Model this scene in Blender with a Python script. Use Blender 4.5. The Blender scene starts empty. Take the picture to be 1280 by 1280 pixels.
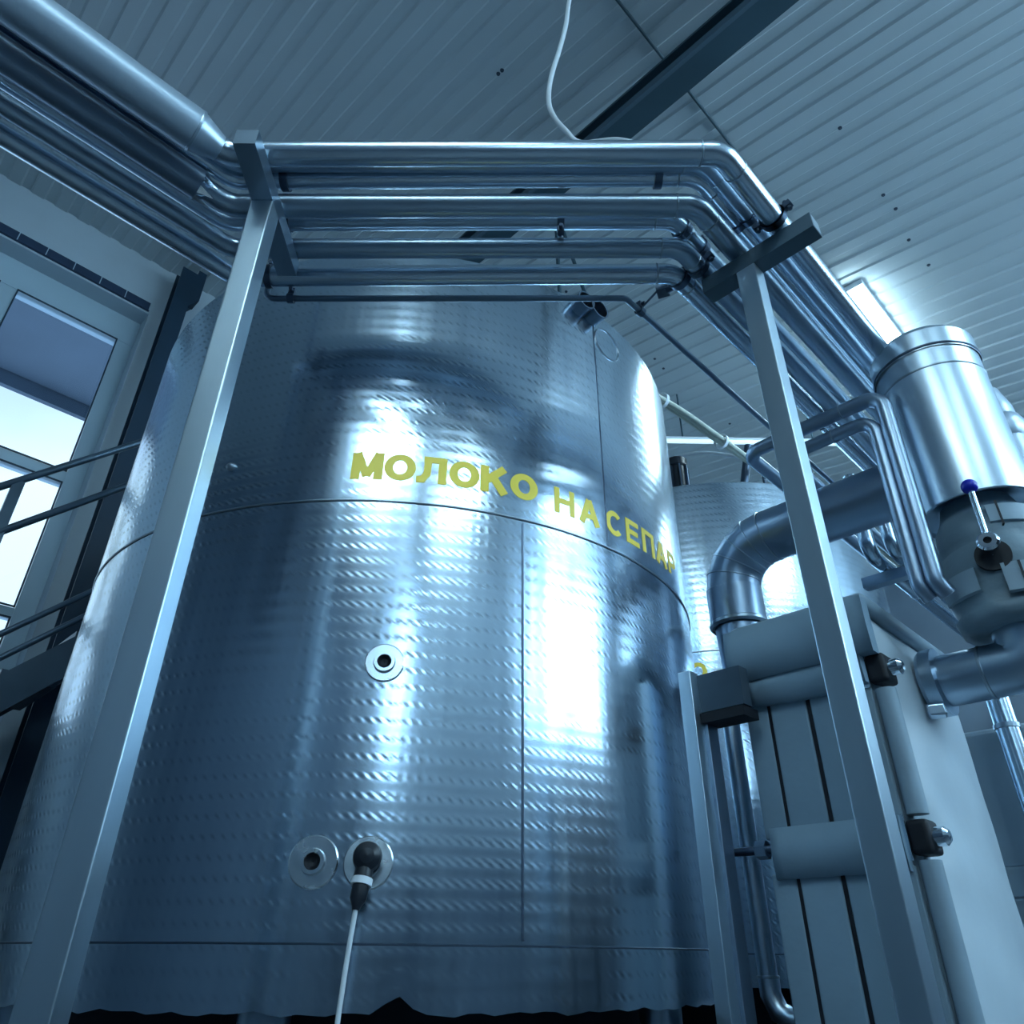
import bpy, math, random
from math import sin, cos, pi, radians, sqrt, hypot, atan2
from mathutils import Vector, Matrix
random.seed(7)
scene = bpy.context.scene
COL = scene.collection

# ------------------------------------------------------------------ materials
def new_mat(name):
    m = bpy.data.materials.new(name); m.use_nodes = True
    nt = m.node_tree
    return m, nt, nt.nodes['Principled BSDF']

def add(nt, kind, **kw):
    n = nt.nodes.new(kind)
    for k, v in kw.items(): setattr(n, k, v)
    return n

def ramp(nt, stops):
    r = add(nt, 'ShaderNodeValToRGB')
    while len(r.color_ramp.elements) < len(stops): r.color_ramp.elements.new(0.5)
    for e, (p, c) in zip(r.color_ramp.elements, stops):
        e.position = p; e.color = c if len(c) == 4 else (*c, 1)
    return r

def paint(name, col, rough=0.5, var=0.12, scale=3.0, bump=0.0, bscale=20, metallic=0.0, stretch=(1, 1, 1), spec=0.5):
    m, nt, b = new_mat(name)
    tc = add(nt, 'ShaderNodeTexCoord'); mp = add(nt, 'ShaderNodeMapping')
    mp.inputs['Scale'].default_value = stretch
    nt.links.new(tc.outputs['Object'], mp.inputs['Vector'])
    nz = add(nt, 'ShaderNodeTexNoise'); nz.inputs['Scale'].default_value = scale; nz.inputs['Detail'].default_value = 5
    nt.links.new(mp.outputs[0], nz.inputs['Vector'])
    lo = tuple(c * (1 - var) for c in col); hi = tuple(min(1, c * (1 + var)) for c in col)
    r = ramp(nt, [(0.3, lo), (0.7, hi)])
    nt.links.new(nz.outputs['Fac'], r.inputs['Fac']); nt.links.new(r.outputs['Color'], b.inputs['Base Color'])
    b.inputs['Roughness'].default_value = rough; b.inputs['Metallic'].default_value = metallic
    b.inputs['Specular IOR Level'].default_value = spec
    if bump:
        n2 = add(nt, 'ShaderNodeTexNoise'); n2.inputs['Scale'].default_value = bscale; n2.inputs['Detail'].default_value = 4
        nt.links.new(mp.outputs[0], n2.inputs['Vector'])
        bp = add(nt, 'ShaderNodeBump'); bp.inputs['Strength'].default_value = bump; bp.inputs['Distance'].default_value = 0.02
        nt.links.new(n2.outputs['Fac'], bp.inputs['Height']); nt.links.new(bp.outputs[0], b.inputs['Normal'])
    return m

def steel(name, col=(0.62, 0.72, 0.82), rough=0.2, rvar=0.12, scale=8, stretch=(1, 1, 1), aniso=0.0):
    m, nt, b = new_mat(name)
    tc = add(nt, 'ShaderNodeTexCoord'); mp = add(nt, 'ShaderNodeMapping')
    mp.inputs['Scale'].default_value = stretch
    nt.links.new(tc.outputs['Object'], mp.inputs['Vector'])
    nz = add(nt, 'ShaderNodeTexNoise'); nz.inputs['Scale'].default_value = scale; nz.inputs['Detail'].default_value = 6
    nt.links.new(mp.outputs[0], nz.inputs['Vector'])
    mr = add(nt, 'ShaderNodeMapRange'); mr.inputs['To Min'].default_value = max(0.03, rough - rvar); mr.inputs['To Max'].default_value = rough + rvar
    nt.links.new(nz.outputs['Fac'], mr.inputs['Value']); nt.links.new(mr.outputs[0], b.inputs['Roughness'])
    r = ramp(nt, [(0.3, tuple(c * .94 for c in col)), (0.75, col)])
    nt.links.new(nz.outputs['Fac'], r.inputs['Fac']); nt.links.new(r.outputs['Color'], b.inputs['Base Color'])
    b.inputs['Metallic'].default_value = 1.0
    b.inputs['Anisotropic'].default_value = aniso
    return m

def math_node(nt, op, a, b=None, c=None):
    n = add(nt, 'ShaderNodeMath', operation=op)
    for i, v in enumerate((a, b, c)):
        if v is None: continue
        if isinstance(v, (int, float)): n.inputs[i].default_value = v
        else: nt.links.new(v, n.inputs[i])
    return n.outputs[0]

def jewelled_steel(name, col=(0.60, 0.72, 0.83), strength=0.5):
    """rolled stainless sheet with rows of small slanted dashes, UV in metres (arc length, height)"""
    m, nt, b = new_mat(name)
    uv = add(nt, 'ShaderNodeUVMap'); sp = add(nt, 'ShaderNodeSeparateXYZ')
    nt.links.new(uv.outputs[0], sp.inputs[0]); U, V = sp.outputs[0], sp.outputs[1]
    # faint waviness so the rows are not ruled lines
    wv = add(nt, 'ShaderNodeTexNoise'); wv.inputs['Scale'].default_value = 1.6
    nt.links.new(uv.outputs[0], wv.inputs['Vector'])
    V2 = math_node(nt, 'ADD', V, math_node(nt, 'MULTIPLY', wv.outputs['Fac'], 0.012))
    row = math_node(nt, 'FRACT', math_node(nt, 'DIVIDE', V2, 0.046))
    rc = math_node(nt, 'SUBTRACT', row, 0.5)
    mask = math_node(nt, 'POWER', math_node(nt, 'MAXIMUM', math_node(nt, 'SUBTRACT', 1.0, math_node(nt, 'MULTIPLY', math_node(nt, 'ABSOLUTE', rc), 4.2)), 0.0), 1.0)
    ph = math_node(nt, 'ADD', math_node(nt, 'DIVIDE', U, 0.027), math_node(nt, 'MULTIPLY', rc, 1.3))
    dash = math_node(nt, 'SINE', math_node(nt, 'MULTIPLY', ph, 2 * pi))
    emb = math_node(nt, 'MULTIPLY', dash, mask)
    # patchiness of the embossing
    pn = add(nt, 'ShaderNodeTexNoise'); pn.inputs['Scale'].default_value = 2.2; pn.inputs['Detail'].default_value = 3
    nt.links.new(uv.outputs[0], pn.inputs['Vector'])
    pm = add(nt, 'ShaderNodeMapRange'); pm.inputs['From Min'].default_value = .35; pm.inputs['From Max'].default_value = .65
    pm.inputs['To Min'].default_value = .25; pm.inputs['To Max'].default_value = 1.0
    nt.links.new(pn.outputs['Fac'], pm.inputs['Value'])
    emb = math_node(nt, 'MULTIPLY', emb, pm.outputs[0])
    # horizontal roller ripple + vertical scuffs + soft dents
    rip = math_node(nt, 'SINE', math_node(nt, 'MULTIPLY', row, 2 * pi))
    mp = add(nt, 'ShaderNodeMapping'); mp.inputs['Scale'].default_value = (22, 1.2, 1)
    nt.links.new(uv.outputs[0], mp.inputs['Vector'])
    sc = add(nt, 'ShaderNodeTexNoise'); sc.inputs['Scale'].default_value = 1.0; sc.inputs['Detail'].default_value = 6
    nt.links.new(mp.outputs[0], sc.inputs['Vector'])
    mp2 = add(nt, 'ShaderNodeMapping'); mp2.inputs['Scale'].default_value = (2.2, 1.1, 1)
    nt.links.new(uv.outputs[0], mp2.inputs['Vector'])
    dn = add(nt, 'ShaderNodeTexNoise'); dn.inputs['Scale'].default_value = 1.0; dn.inputs['Detail'].default_value = 2
    nt.links.new(mp2.outputs[0], dn.inputs['Vector'])
    h = math_node(nt, 'ADD', math_node(nt, 'MULTIPLY', emb, 0.0006), math_node(nt, 'MULTIPLY', rip, 0.00022))
    h = math_node(nt, 'ADD', h, math_node(nt, 'MULTIPLY', sc.outputs['Fac'], 0.0004))
    h = math_node(nt, 'ADD', h, math_node(nt, 'MULTIPLY', dn.outputs['Fac'], 0.008))
    bp = add(nt, 'ShaderNodeBump'); bp.inputs['Strength'].default_value = strength; bp.inputs['Distance'].default_value = 1.0
    nt.links.new(h, bp.inputs['Height']); nt.links.new(bp.outputs[0], b.inputs['Normal'])
    mr = add(nt, 'ShaderNodeMapRange'); mr.inputs['From Min'].default_value = .3; mr.inputs['From Max'].default_value = .75
    mr.inputs['To Min'].default_value = .17; mr.inputs['To Max'].default_value = .25
    nt.links.new(sc.outputs['Fac'], mr.inputs['Value']); nt.links.new(mr.outputs[0], b.inputs['Roughness'])
    r = ramp(nt, [(0.25, tuple(c * .95 for c in col)), (0.7, col)])
    nt.links.new(sc.outputs['Fac'], r.inputs['Fac'])
    # embossed dashes coloured darker, painting in the relief's shading for contrast
    dk = math_node(nt, 'SUBTRACT', 1.0, math_node(nt, 'MULTIPLY', math_node(nt, 'MAXIMUM', emb, 0.0), 0.32))
    mx = add(nt, 'ShaderNodeMix', data_type='RGBA', blend_type='MULTIPLY'); mx.inputs['Factor'].default_value = 1.0
    nt.links.new(r.outputs['Color'], mx.inputs['A'])
    cb = add(nt, 'ShaderNodeCombineColor')
    for i in range(3): nt.links.new(dk, cb.inputs[i])
    nt.links.new(cb.outputs[0], mx.inputs['B'])
    nt.links.new(mx.outputs['Result'], b.inputs['Base Color'])
    b.inputs['Metallic'].default_value = 1.0
    return m

def emit(name, col, strength):
    m, nt, b = new_mat(name)
    b.inputs['Base Color'].default_value = (*col, 1)
    b.inputs['Emission Color'].default_value = (*col, 1); b.inputs['Emission Strength'].default_value = strength
    return m

def glass_mat(name):
    m = bpy.data.materials.new(name); m.use_nodes = True; nt = m.node_tree; nt.nodes.clear()
    out = add(nt, 'ShaderNodeOutputMaterial'); mx = add(nt, 'ShaderNodeMixShader')
    tr = add(nt, 'ShaderNodeBsdfTransparent'); tr.inputs['Color'].default_value = (.9, .95, 1, 1)
    gl = add(nt, 'ShaderNodeBsdfGlossy'); gl.inputs['Roughness'].default_value = .05; gl.inputs['Color'].default_value = (.9, .95, 1, 1)
    lw = add(nt, 'ShaderNodeLayerWeight'); lw.inputs['Blend'].default_value = .25
    nt.links.new(lw.outputs['Fresnel'], mx.inputs['Fac'])
    nt.links.new(tr.outputs[0], mx.inputs[1]); nt.links.new(gl.outputs[0], mx.inputs[2]); nt.links.new(mx.outputs[0], out.inputs['Surface'])
    return m

M = dict(
    tank=jewelled_steel('jewelled_steel'),
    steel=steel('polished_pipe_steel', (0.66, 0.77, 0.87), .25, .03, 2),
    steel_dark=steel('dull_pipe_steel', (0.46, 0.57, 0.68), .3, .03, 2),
    brushed=steel('brushed_square_tube', (0.66, 0.78, 0.86), .34, .05, 6, (3, 3, .4)),
    duct=steel('galvanised_duct', (0.36, 0.45, 0.56), .36, .05, 2),
    chrome=steel('chrome', (0.8, 0.86, 0.92), .1, .05),
    flange=steel('flange_plate', (0.80, 0.86, 0.9), .24, .14, 28),
    dark_line=steel('dark_thin_pipe', (0.20, 0.27, 0.35), .3, .04, 3),
    weld=steel('weld_ring', (0.45, 0.53, 0.6), .35, .1),
    foil=steel('aluminium_cladding', (0.62, 0.73, 0.83), .33, .1, 4, (1, 1, .6)),
    sleeve=paint('pipe_insulation', (0.50, 0.60, 0.70), .36, .04, 3, metallic=.6),
    sleeve_dark=paint('dark_pipe_insulation', (0.28, 0.36, 0.46), .3, .1, 5, metallic=.8),
    bolt=steel('dark_bolt', (0.12, 0.16, 0.22), .4, .1),
    ceiling=paint('ceiling_sheet', (0.56, 0.61, 0.63), .42, .05, .7),
    screw=paint('ceiling_screw', (0.03, 0.05, 0.08), .5),
    beam=paint('beam_paint', (0.035, 0.075, 0.10), .5, .15, 2),
    beam_edge=paint('beam_flange_paint', (0.07, 0.12, 0.16), .5, .1, 2),
    plaster=paint('plaster', (0.50, 0.58, 0.64), .8, .07, 1.2, bump=.1, bscale=8),
    wall=paint('panel_wall', (0.40, 0.47, 0.53), .7, .1, .8),
    wall_dark=paint('dark_wall', (0.10, 0.14, 0.19), .7, .2, .8),
    floor=paint('tile_floor', (0.10, 0.125, 0.15), .35, .15, 1.5),
    frame=paint('window_frame_paint', (0.47, 0.60, 0.68), .4, .05, 2),
    gasket=paint('dark_gasket', (0.02, 0.05, 0.08), .5),
    column=paint('column_paint', (0.012, 0.035, 0.065), .45, .2, 2),
    rail=paint('rail_steel', (0.10, 0.15, 0.20), .35, .15, 4, metallic=.6),
    stair=paint('stair_steel', (0.09, 0.13, 0.17), .4, .15, 4, metallic=.5),
    black=paint('black_gap', (0.004, 0.006, 0.012), .6),
    plastic=paint('black_plastic', (0.012, 0.016, 0.024), .35),
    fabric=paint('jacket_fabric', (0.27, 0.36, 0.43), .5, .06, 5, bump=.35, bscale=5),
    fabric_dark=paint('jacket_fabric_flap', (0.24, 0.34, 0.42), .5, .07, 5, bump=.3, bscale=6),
    fabric_lit=paint('jacket_fabric_lit', (0.56, 0.64, 0.70), .42, .05, 3, bump=.45, bscale=3.2),
    wrap=paint('valve_wrap_fabric', (0.17, 0.24, 0.29), .5, .12, 5, bump=.6, bscale=7),
    cable=paint('pale_cable', (0.75, 0.8, 0.85), .4),
    cream=paint('cream_cable', (0.55, 0.58, 0.5), .5, .15, 12),
    blue=paint('blue_knob', (0.005, 0.015, 0.42), .25),
    lampbody=paint('lamp_housing', (0.7, 0.75, 0.8), .4),
    grille=paint('grille_dark', (0.025, 0.05, 0.10), .5),
    glass=glass_mat('window_glass'), wall_far=paint('far_wall_paint', (0.16, 0.21, 0.27), .7, .2, .8),
    void_dark=paint('shade_filler', (0.004, 0.010, 0.022), .8), cabinet=paint('cabinet_paint', (0.03, 0.05, 0.075), .4, .1, 2),
)
m, nt, b = new_mat('yellow_paint_glow'); M['yellow'] = m
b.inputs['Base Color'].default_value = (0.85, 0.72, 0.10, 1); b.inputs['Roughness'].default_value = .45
b.inputs['Emission Color'].default_value = (.80, .74, .10, 1); b.inputs['Emission Strength'].default_value = .2  # faint glow added so the yellow stays bright under blue light
M['lamp'] = emit('lamp_diffuser', (0.60, 0.87, 1.0), 29)
M['daylight'] = emit('frosted_daylight_pane', (0.49, 0.78, 1.0), 11.5)
M['tubelight'] = emit('tube_glow', (0.6, 0.85, 1.0), 1.1)

# ------------------------------------------------------------------ mesh builder
class MB:
    def __init__(s): s.v = []; s.f = []; s.uv = {}; s.sm = []; s.mi = []
    def face(s, idx, uvs=None, smooth=False, mat=0):
        s.f.append(tuple(idx)); s.sm.append(smooth); s.mi.append(mat)
        if uvs: s.uv[len(s.f) - 1] = uvs
    def box(s, c, size, rz=0, ax=None, mat=0, bev=0.0, soft=False):
        """box centre c, size (x,y,z), turned rz about z, or with three given axes"""
        if ax is None: ax = (Vector((cos(rz), sin(rz), 0)), Vector((-sin(rz), cos(rz), 0)), Vector((0, 0, 1)))
        hx, hy, hz = (d / 2 for d in size); c = Vector(c)
        if bev <= 0:
            n = len(s.v)
            for i in (-1, 1):
                for j in (-1, 1):
                    for k in (-1, 1): s.v.append(c + ax[0] * hx * i + ax[1] * hy * j + ax[2] * hz * k)
            for q in ((0, 1, 3, 2), (4, 6, 7, 5), (0, 4, 5, 1), (2, 3, 7, 6), (0, 2, 6, 4), (1, 5, 7, 3)): s.face([n + a for a in q], mat=mat)
        else:   # rounded box through a small bmesh
            import bmesh
            bm = bmesh.new(); bmesh.ops.create_cube(bm, size=1)
            for v in bm.verts: v.co = Vector((v.co.x * hx * 2, v.co.y * hy * 2, v.co.z * hz * 2))
            bmesh.ops.bevel(bm, geom=list(bm.edges), offset=bev, segments=3, profile=.6, affect='EDGES')
            n = len(s.v); bm.verts.index_update()
            for v in bm.verts: s.v.append(c + ax[0] * v.co.x + ax[1] * v.co.y + ax[2] * v.co.z)
            big = sorted((f.calc_area() for f in bm.faces), reverse=True)[5] * .999
            for f in bm.faces: s.face([n + v.index for v in f.verts], smooth=(soft or f.calc_area() < big), mat=mat)
            bm.free()
        return s
    def span(s, a, b, w, h, mat=0, up=(0, 0, 1)):
        """bar from a to b, w across, h along up"""
        a = Vector(a); b = Vector(b); d = (b - a); L = d.length; d.normalize()
        u = Vector(up); side = d.cross(u).normalized(); u2 = side.cross(d)
        return s.box((a + b) / 2, (L, w, h), ax=(d, side, u2), mat=mat)
    def tube(s, pts, r, seg=20, fillet=0.0, cap=True, mat=0, fseg=8):
        """round tube through pts with filleted corners; r number or list per given point when no fillet"""
        P = [Vector(p) for p in pts]
        if fillet > 0 and len(P) > 2:
            Q = [P[0]]
            for i in range(1, len(P) - 1):
                a, b, c = P[i - 1], P[i], P[i + 1]; d1 = (a - b).normalized(); d2 = (c - b).normalized()
                ang = d1.angle(d2)
                if ang > pi - 1e-3: Q.append(b); continue
                t = min(fillet / math.tan(ang / 2), (a - b).length * .49, (c - b).length * .49)
                rr = t * math.tan(ang / 2); bis = (d1 + d2).normalized(); cen = b + bis * (rr / sin(ang / 2))
                s0 = b + d1 * t - cen; axis = s0.cross(b + d2 * t - cen).normalized(); tot = pi - ang
                for k in range(fseg + 1): Q.append(cen + Matrix.Rotation(tot * k / fseg, 3, axis) @ s0)
            Q.append(P[-1]); P = Q
        R = r if isinstance(r, (list, tuple)) else [r] * len(P)
        T = []
        for i in range(len(P)):
            if i == 0: t = P[1] - P[0]
            elif i == len(P) - 1: t = P[-1] - P[-2]
            else: t = (P[i + 1] - P[i]).normalized() + (P[i] - P[i - 1]).normalized()
            T.append(t.normalized())
        nrm = T[0].orthogonal().normalized(); n0 = len(s.v)
        for i in range(len(P)):
            if i: nrm = (nrm - T[i] * nrm.dot(T[i])).normalized()
            bn = T[i].cross(nrm)
            for k in range(seg):
                a = 2 * pi * k / seg; s.v.append(P[i] + (nrm * cos(a) + bn * sin(a)) * R[i])
        for i in range(len(P) - 1):
            for k in range(seg):
                k2 = (k + 1) % seg
                s.face((n0 + i * seg + k, n0 + i * seg + k2, n0 + (i + 1) * seg + k2, n0 + (i + 1) * seg + k), smooth=True, mat=mat)
        if cap:
            for i, rev in ((0, True), (len(P) - 1, False)):
                n = len(s.v)
                for k in range(seg): s.v.append(s.v[n0 + i * seg + k].copy())
                ids = [n + k for k in range(seg)]
                s.face(ids[::-1] if rev else ids, mat=mat)
        return s
    def lathe(s, c, prof, seg=48, uvR=None, axis=None, a0=0.0, a1=2 * pi, mat=0, smooth=True, split=True, zfun=None):
        """profile [(r, h)] turned about axis through c; split gives each segment its own rings (hard edges)"""
        c = Vector(c)
        if axis is None: X, Y, Z = Vector((1, 0, 0)), Vector((0, 1, 0)), Vector((0, 0, 1))
        else:
            Z = Vector(axis).normalized(); X = Z.orthogonal().normalized(); Y = Z.cross(X)
        full = abs(a1 - a0 - 2 * pi) < 1e-6
        def ring(r, h):
            n = len(s.v)
            for k in range(seg + 1):
                a = a0 + (a1 - a0) * k / seg
                hh = h + (zfun(a, h) if zfun else 0)
                s.v.append(c + X * r * cos(a) + Y * r * sin(a) + Z * hh)
            return n
        for i in range(len(prof) - 1):
            (r0, h0), (r1, h1) = prof[i], prof[i + 1]
            if split or i == 0: n0 = ring(r0, h0)
            else: n0 = n1
            n1 = ring(r1, h1)
            for k in range(seg):
                a = a0 + (a1 - a0) * k / seg; b = a0 + (a1 - a0) * (k + 1) / seg
                u = uvR or max(r0, r1)
                s.face((n0 + k, n0 + k + 1, n1 + k + 1, n1 + k), uvs=((a * u, h0), (b * u, h0), (b * u, h1), (a * u, h1)), smooth=smooth, mat=mat)
        return s
    def poly(s, pts, smooth=False, mat=0):
        n = len(s.v); s.v += [Vector(p) for p in pts]; s.face(range(n, n + len(pts)), smooth=smooth, mat=mat); return s
    def sphere(s, c, r, seg=20, rings=12, sc=(1, 1, 1)):
        c = Vector(c); n = len(s.v)
        for i in range(rings + 1):
            t = pi * i / rings
            for k in range(seg):
                a = 2 * pi * k / seg
                s.v.append(c + Vector((r * sin(t) * cos(a) * sc[0], r * sin(t) * sin(a) * sc[1], r * cos(t) * sc[2])))
        for i in range(rings):
            for k in range(seg):
                k2 = (k + 1) % seg
                s.face((n + i * seg + k, n + (i + 1) * seg + k, n + (i + 1) * seg + k2, n + i * seg + k2), smooth=True)
        return s
    def build(s, name, mats, parent=None, origin=(0, 0, 0)):
        if parent is not None and 'org' in ORG.get(parent.name, {}): origin = ORG[parent.name]['org']
        me = bpy.data.meshes.new(name); o3 = Vector(origin)
        me.from_pydata([tuple(v - o3) for v in s.v], [], s.f)
        for mm in (mats if isinstance(mats, (list, tuple)) else [mats]): me.materials.append(mm)
        me.polygons.foreach_set('use_smooth', s.sm); me.polygons.foreach_set('material_index', s.mi)
        if s.uv:
            lay = me.uv_layers.new(name='UVMap')
            for p in me.polygons:
                if p.index in s.uv:
                    for li, w in zip(p.loop_indices, s.uv[p.index]): lay.data[li].uv = w
        me.validate(); me.update()
        ob = bpy.data.objects.new(name, me); COL.objects.link(ob)
        if parent is not None:
            ob.parent = parent; ORG[ob.name] = {'org': Vector(origin)}
        else:
            ob.location = o3
        return ob
ORG = {}

def tag(o, label, cat, group=None, kind=None):
    if label: o['label'] = label
    if cat: o['category'] = cat
    if group: o['group'] = group
    if kind: o['kind'] = kind
    return o
def thing(name, label, cat, loc, group=None):
    o = bpy.data.objects.new(name, None); COL.objects.link(o); o.location = loc
    o.empty_display_size = .1
    ORG[o.name] = {'org': Vector(loc)}
    return tag(o, label, cat, group)
def struct(name, mb, mats, label, cat, parent=None):
    o = mb.build(name, mats, parent)
    if parent is None: tag(o, label, cat, kind='structure')
    return o
def copy_thing(root, loc, label=None):
    r = root.copy(); COL.objects.link(r); r.location = loc
    if label: r['label'] = label
    for ch in list(root.children):
        c = ch.copy(); COL.objects.link(c); c.parent = r
        for g in ch.children:
            d = g.copy(); COL.objects.link(d); d.parent = c
    return r

D45 = sqrt(.5)
ACROSS = Vector((D45, -D45, 0))      # along the front pipe run
AWAY = Vector((D45, D45, 0))

# ------------------------------------------------------------------ the hall
XA, XB, YA, YB = -4.5, 10.0, -3.6, 5.0
TANS = math.tan(radians(7))
def ceil_z(y): return 6.033 - TANS * (5.0 - y)

struct('floor', MB().box(((XA + XB) / 2, (YA + YB) / 2, -.05), (XB - XA + .6, YB - YA + .6, .1)), M['floor'], 'dark smooth floor of the dairy hall under the tanks', 'floor')

# corrugated sheet ceiling: shallow pans running up to the window wall
mb = MB(); pitch = .16; x = XA - .2; prof = []
while x < XB + .2:
    prof += [(x, 0), (x + .078, 0), (x + .090, .011), (x + .146, .011)]; x += pitch
n0 = len(mb.v)
for px_, dz in prof:
    for y in (YA - .25, YB + .28): mb.v.append(Vector((px_, y, ceil_z(y) + dz)))
for i in range(len(prof) - 1): mb.face((2 * i, 2 * i + 1, 2 * i + 3, 2 * i + 2))
for k in range(60):          # dark screw heads along the purlin lines
    sx = XA + .037 + pitch * random.randint(12, 75); sy = random.choice((-.35, .45, 1.0, 1.75, 2.6, 3.5)) + random.uniform(-.03, .03)
    mb.lathe((sx, sy, ceil_z(sy) - .006), [(0.001, 0), (.011, 0), (.013, .008)], seg=8, mat=1)
ce = struct('ceiling', mb, [M['ceiling'], M['screw']], 'ribbed pale metal sheet ceiling sloping over the hall', 'ceiling')

# window wall on the left (toward +Y) with a recessed opening
wx0, wx1, wz0, wz1 = -.62, .94, 2.3, 5.52
mb = MB(); T = .3
def wallbox(x0, x1, z0, z1): mb.box(((x0 + x1) / 2, YB + T / 2, (z0 + z1) / 2), (x1 - x0, T, z1 - z0))
wallbox(XA - .3, wx0, 0, 6.3); wallbox(wx1, XB + .3, 0, 6.3); wallbox(wx0, wx1, 0, wz0); wallbox(wx0, wx1, wz1, 6.3)
struct('wall_left', mb, M['plaster'], 'pale plastered wall with a tall window, behind the tank on the left', 'wall')
mb = MB().box(((wx0 + .93) / 2, YB - .006, 5.575), (.93 - wx0, .03, .075))
g = struct('trim_1', mb, M['grille'], 'dark slotted strip along the top of the window recess', 'trim')
mb = MB()
for k in range(9): mb.box((wx0 + .05 + k * .187, YB - .022, 5.575), (.006, .006, .074))
mb.build('slot_divider', M['frame'], g)

# window 1
mb = MB(); fy = YB + .21; fx0, fx1, fz0, fz1 = wx0, wx1, wz0, wz1
mb.box(((fx0 + fx1) / 2, fy, fz1 - .12), (fx1 - fx0, .1, .24)); mb.box(((fx0 + fx1) / 2, fy, fz0 + .06), (fx1 - fx0, .1, .12))
mb.box((fx1 - .055, fy, (fz0 + fz1) / 2), (.11, .094, fz1 - fz0)); mb.box((fx0 + .055, fy, (fz0 + fz1) / 2), (.11, .094, fz1 - fz0))
panes = [(.125, .825), (-.51, .02)]
mb.box((.0725, fy, (fz0 + fz1) / 2), (.105, .092, fz1 - fz0))
mb.box(((fx0 + fx1) / 2, fy, 4.0), (fx1 - fx0, .086, .085)); mb.box(((fx0 + fx1) / 2, fy, 3.0), (fx1 - fx0, .084, .06))
w1 = struct('window_1', mb, M['frame'], 'tall painted window left of the tank with bright panes', 'window')
for a, b_ in panes:
    for z0, z1 in ((4.04, 5.285), (3.03, 3.96), (2.42, 2.97)):
        gk = MB()
        for (c, sz) in ((((a + b_) / 2, fy - .052, z1 - .006), (b_ - a, .006, .012)), (((a + b_) / 2, fy - .052, z0 + .006), (b_ - a, .006, .012)),
                        ((a + .005, fy - .052, (z0 + z1) / 2), (.01, .006, z1 - z0)), ((b_ - .005, fy - .052, (z0 + z1) / 2), (.01, .006, z1 - z0))): gk.box(c, sz)
        gk.build('window_gasket', M['gasket'], w1)
        MB().box(((a + b_) / 2, fy, (z0 + z1) / 2), (b_ - a, .012, z1 - z0)).build('pane', M['glass'], w1)

# eave added outside the window wall so its upper panes read grey
mb = MB().box((-.3, YB + .3 + .95, 6.02), (7, 1.9, .12)); mb.box((-.3, YB + 2.25, 5.97), (7, .06, .3))
tag(mb.build('added_eave', M['wall_dark']), 'added dark eave outside, greying the upper panes of the tall window', 'eave', kind='structure')

# the other walls: side behind the viewer carries a band of daylight windows
mb = MB()
bz0, bz1 = 2.95, 4.85; wins = [(-3.3, -2.45), (2.1, 3.55), (3.8, 5.25), (5.5, 6.95), (7.2, 8.6)]
xs = [XA - .3]
for a, b_ in wins: xs += [a, b_]
xs.append(XB + .3)
def wb(x0, x1, z0, z1): mb.box(((x0 + x1) / 2, YA - .15, (z0 + z1) / 2), (x1 - x0, .3, z1 - z0))
mb.box(((XA + XB) / 2, YA - .15, .95), (XB - XA + .6, .3, 1.9), mat=1); wb(XA - .3, XB + .3, 1.9, bz0); wb(XA - .3, XB + .3, bz1, 5.3)  # dark lower band added to dim what the tank's foot reflects
for i in range(0, len(xs), 2): wb(xs[i], xs[i + 1], bz0, bz1)
struct('wall_right', mb, [M['wall'], M['wall_dark']], 'grey panel wall behind the viewer with a row of daylight windows', 'wall')
for n_, (a, b_) in enumerate(wins):
    mb = MB()
    for (c, sz) in ((((a + b_) / 2, YA - .12, bz1 - .04), (b_ - a, .1, .08)), (((a + b_) / 2, YA - .12, bz0 + .04), (b_ - a, .1, .08)),
                    ((a + .04, YA - .12, (bz0 + bz1) / 2), (.08, .1, bz1 - bz0)), ((b_ - .04, YA - .12, (bz0 + bz1) / 2), (.08, .1, bz1 - bz0)),
                    (((a + b_) / 2, YA - .12, (bz0 + bz1) / 2), (.06, .1, bz1 - bz0))): mb.box(c, sz)
    w = struct('window_%d' % (n_ + 2), mb, M['frame'], 'daylight window in the panel wall behind the viewer', 'window')
    MB().box(((a + b_) / 2, YA - .13, (bz0 + bz1) / 2), (b_ - a - .1, .02, bz1 - bz0 - .1)).build('pane', M['daylight'], w)
mb = MB().box((XA - .15, (YA + YB) / 2, 3.1), (.3, YB - YA, 6.2))
struct('wall_back', mb, M['wall_dark'], 'dark end wall behind the viewer', 'wall')
mb = MB().box((XB + .15, (YA + YB) / 2, 3.1), (.3, YB - YA, 6.2))
struct('wall_front', mb, M['wall_far'], 'grey far end wall beyond the second tank', 'wall')

# dark cabinets under the daylight windows (seen mirrored in the tank)
for x_, lab in ((3.25, 'dark control cabinet under the daylight windows, nearest the viewer'), (4.2, 'dark control cabinet under the daylight windows, second along')):
    t = thing('control_cabinet', lab, 'cabinet', (x_, -2.75, 0), 'control cabinets')
    MB().box((x_, -2.75, 1.47), (.9, .55, 2.84), bev=.01).build('cabinet_body', M['cabinet'], t)
    dr = MB().box((x_, -2.468, 1.5), (.84, .014, 2.7)).build('cabinet_door', M['cabinet'], t)
    MB().box((x_ + .35, -2.445, 1.5), (.03, .03, .16)).build('handle', M['chrome'], dr)
    MB().box((x_, -2.75, .025), (.86, .5, .05)).build('base_frame', M['void_dark'], t)

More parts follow.
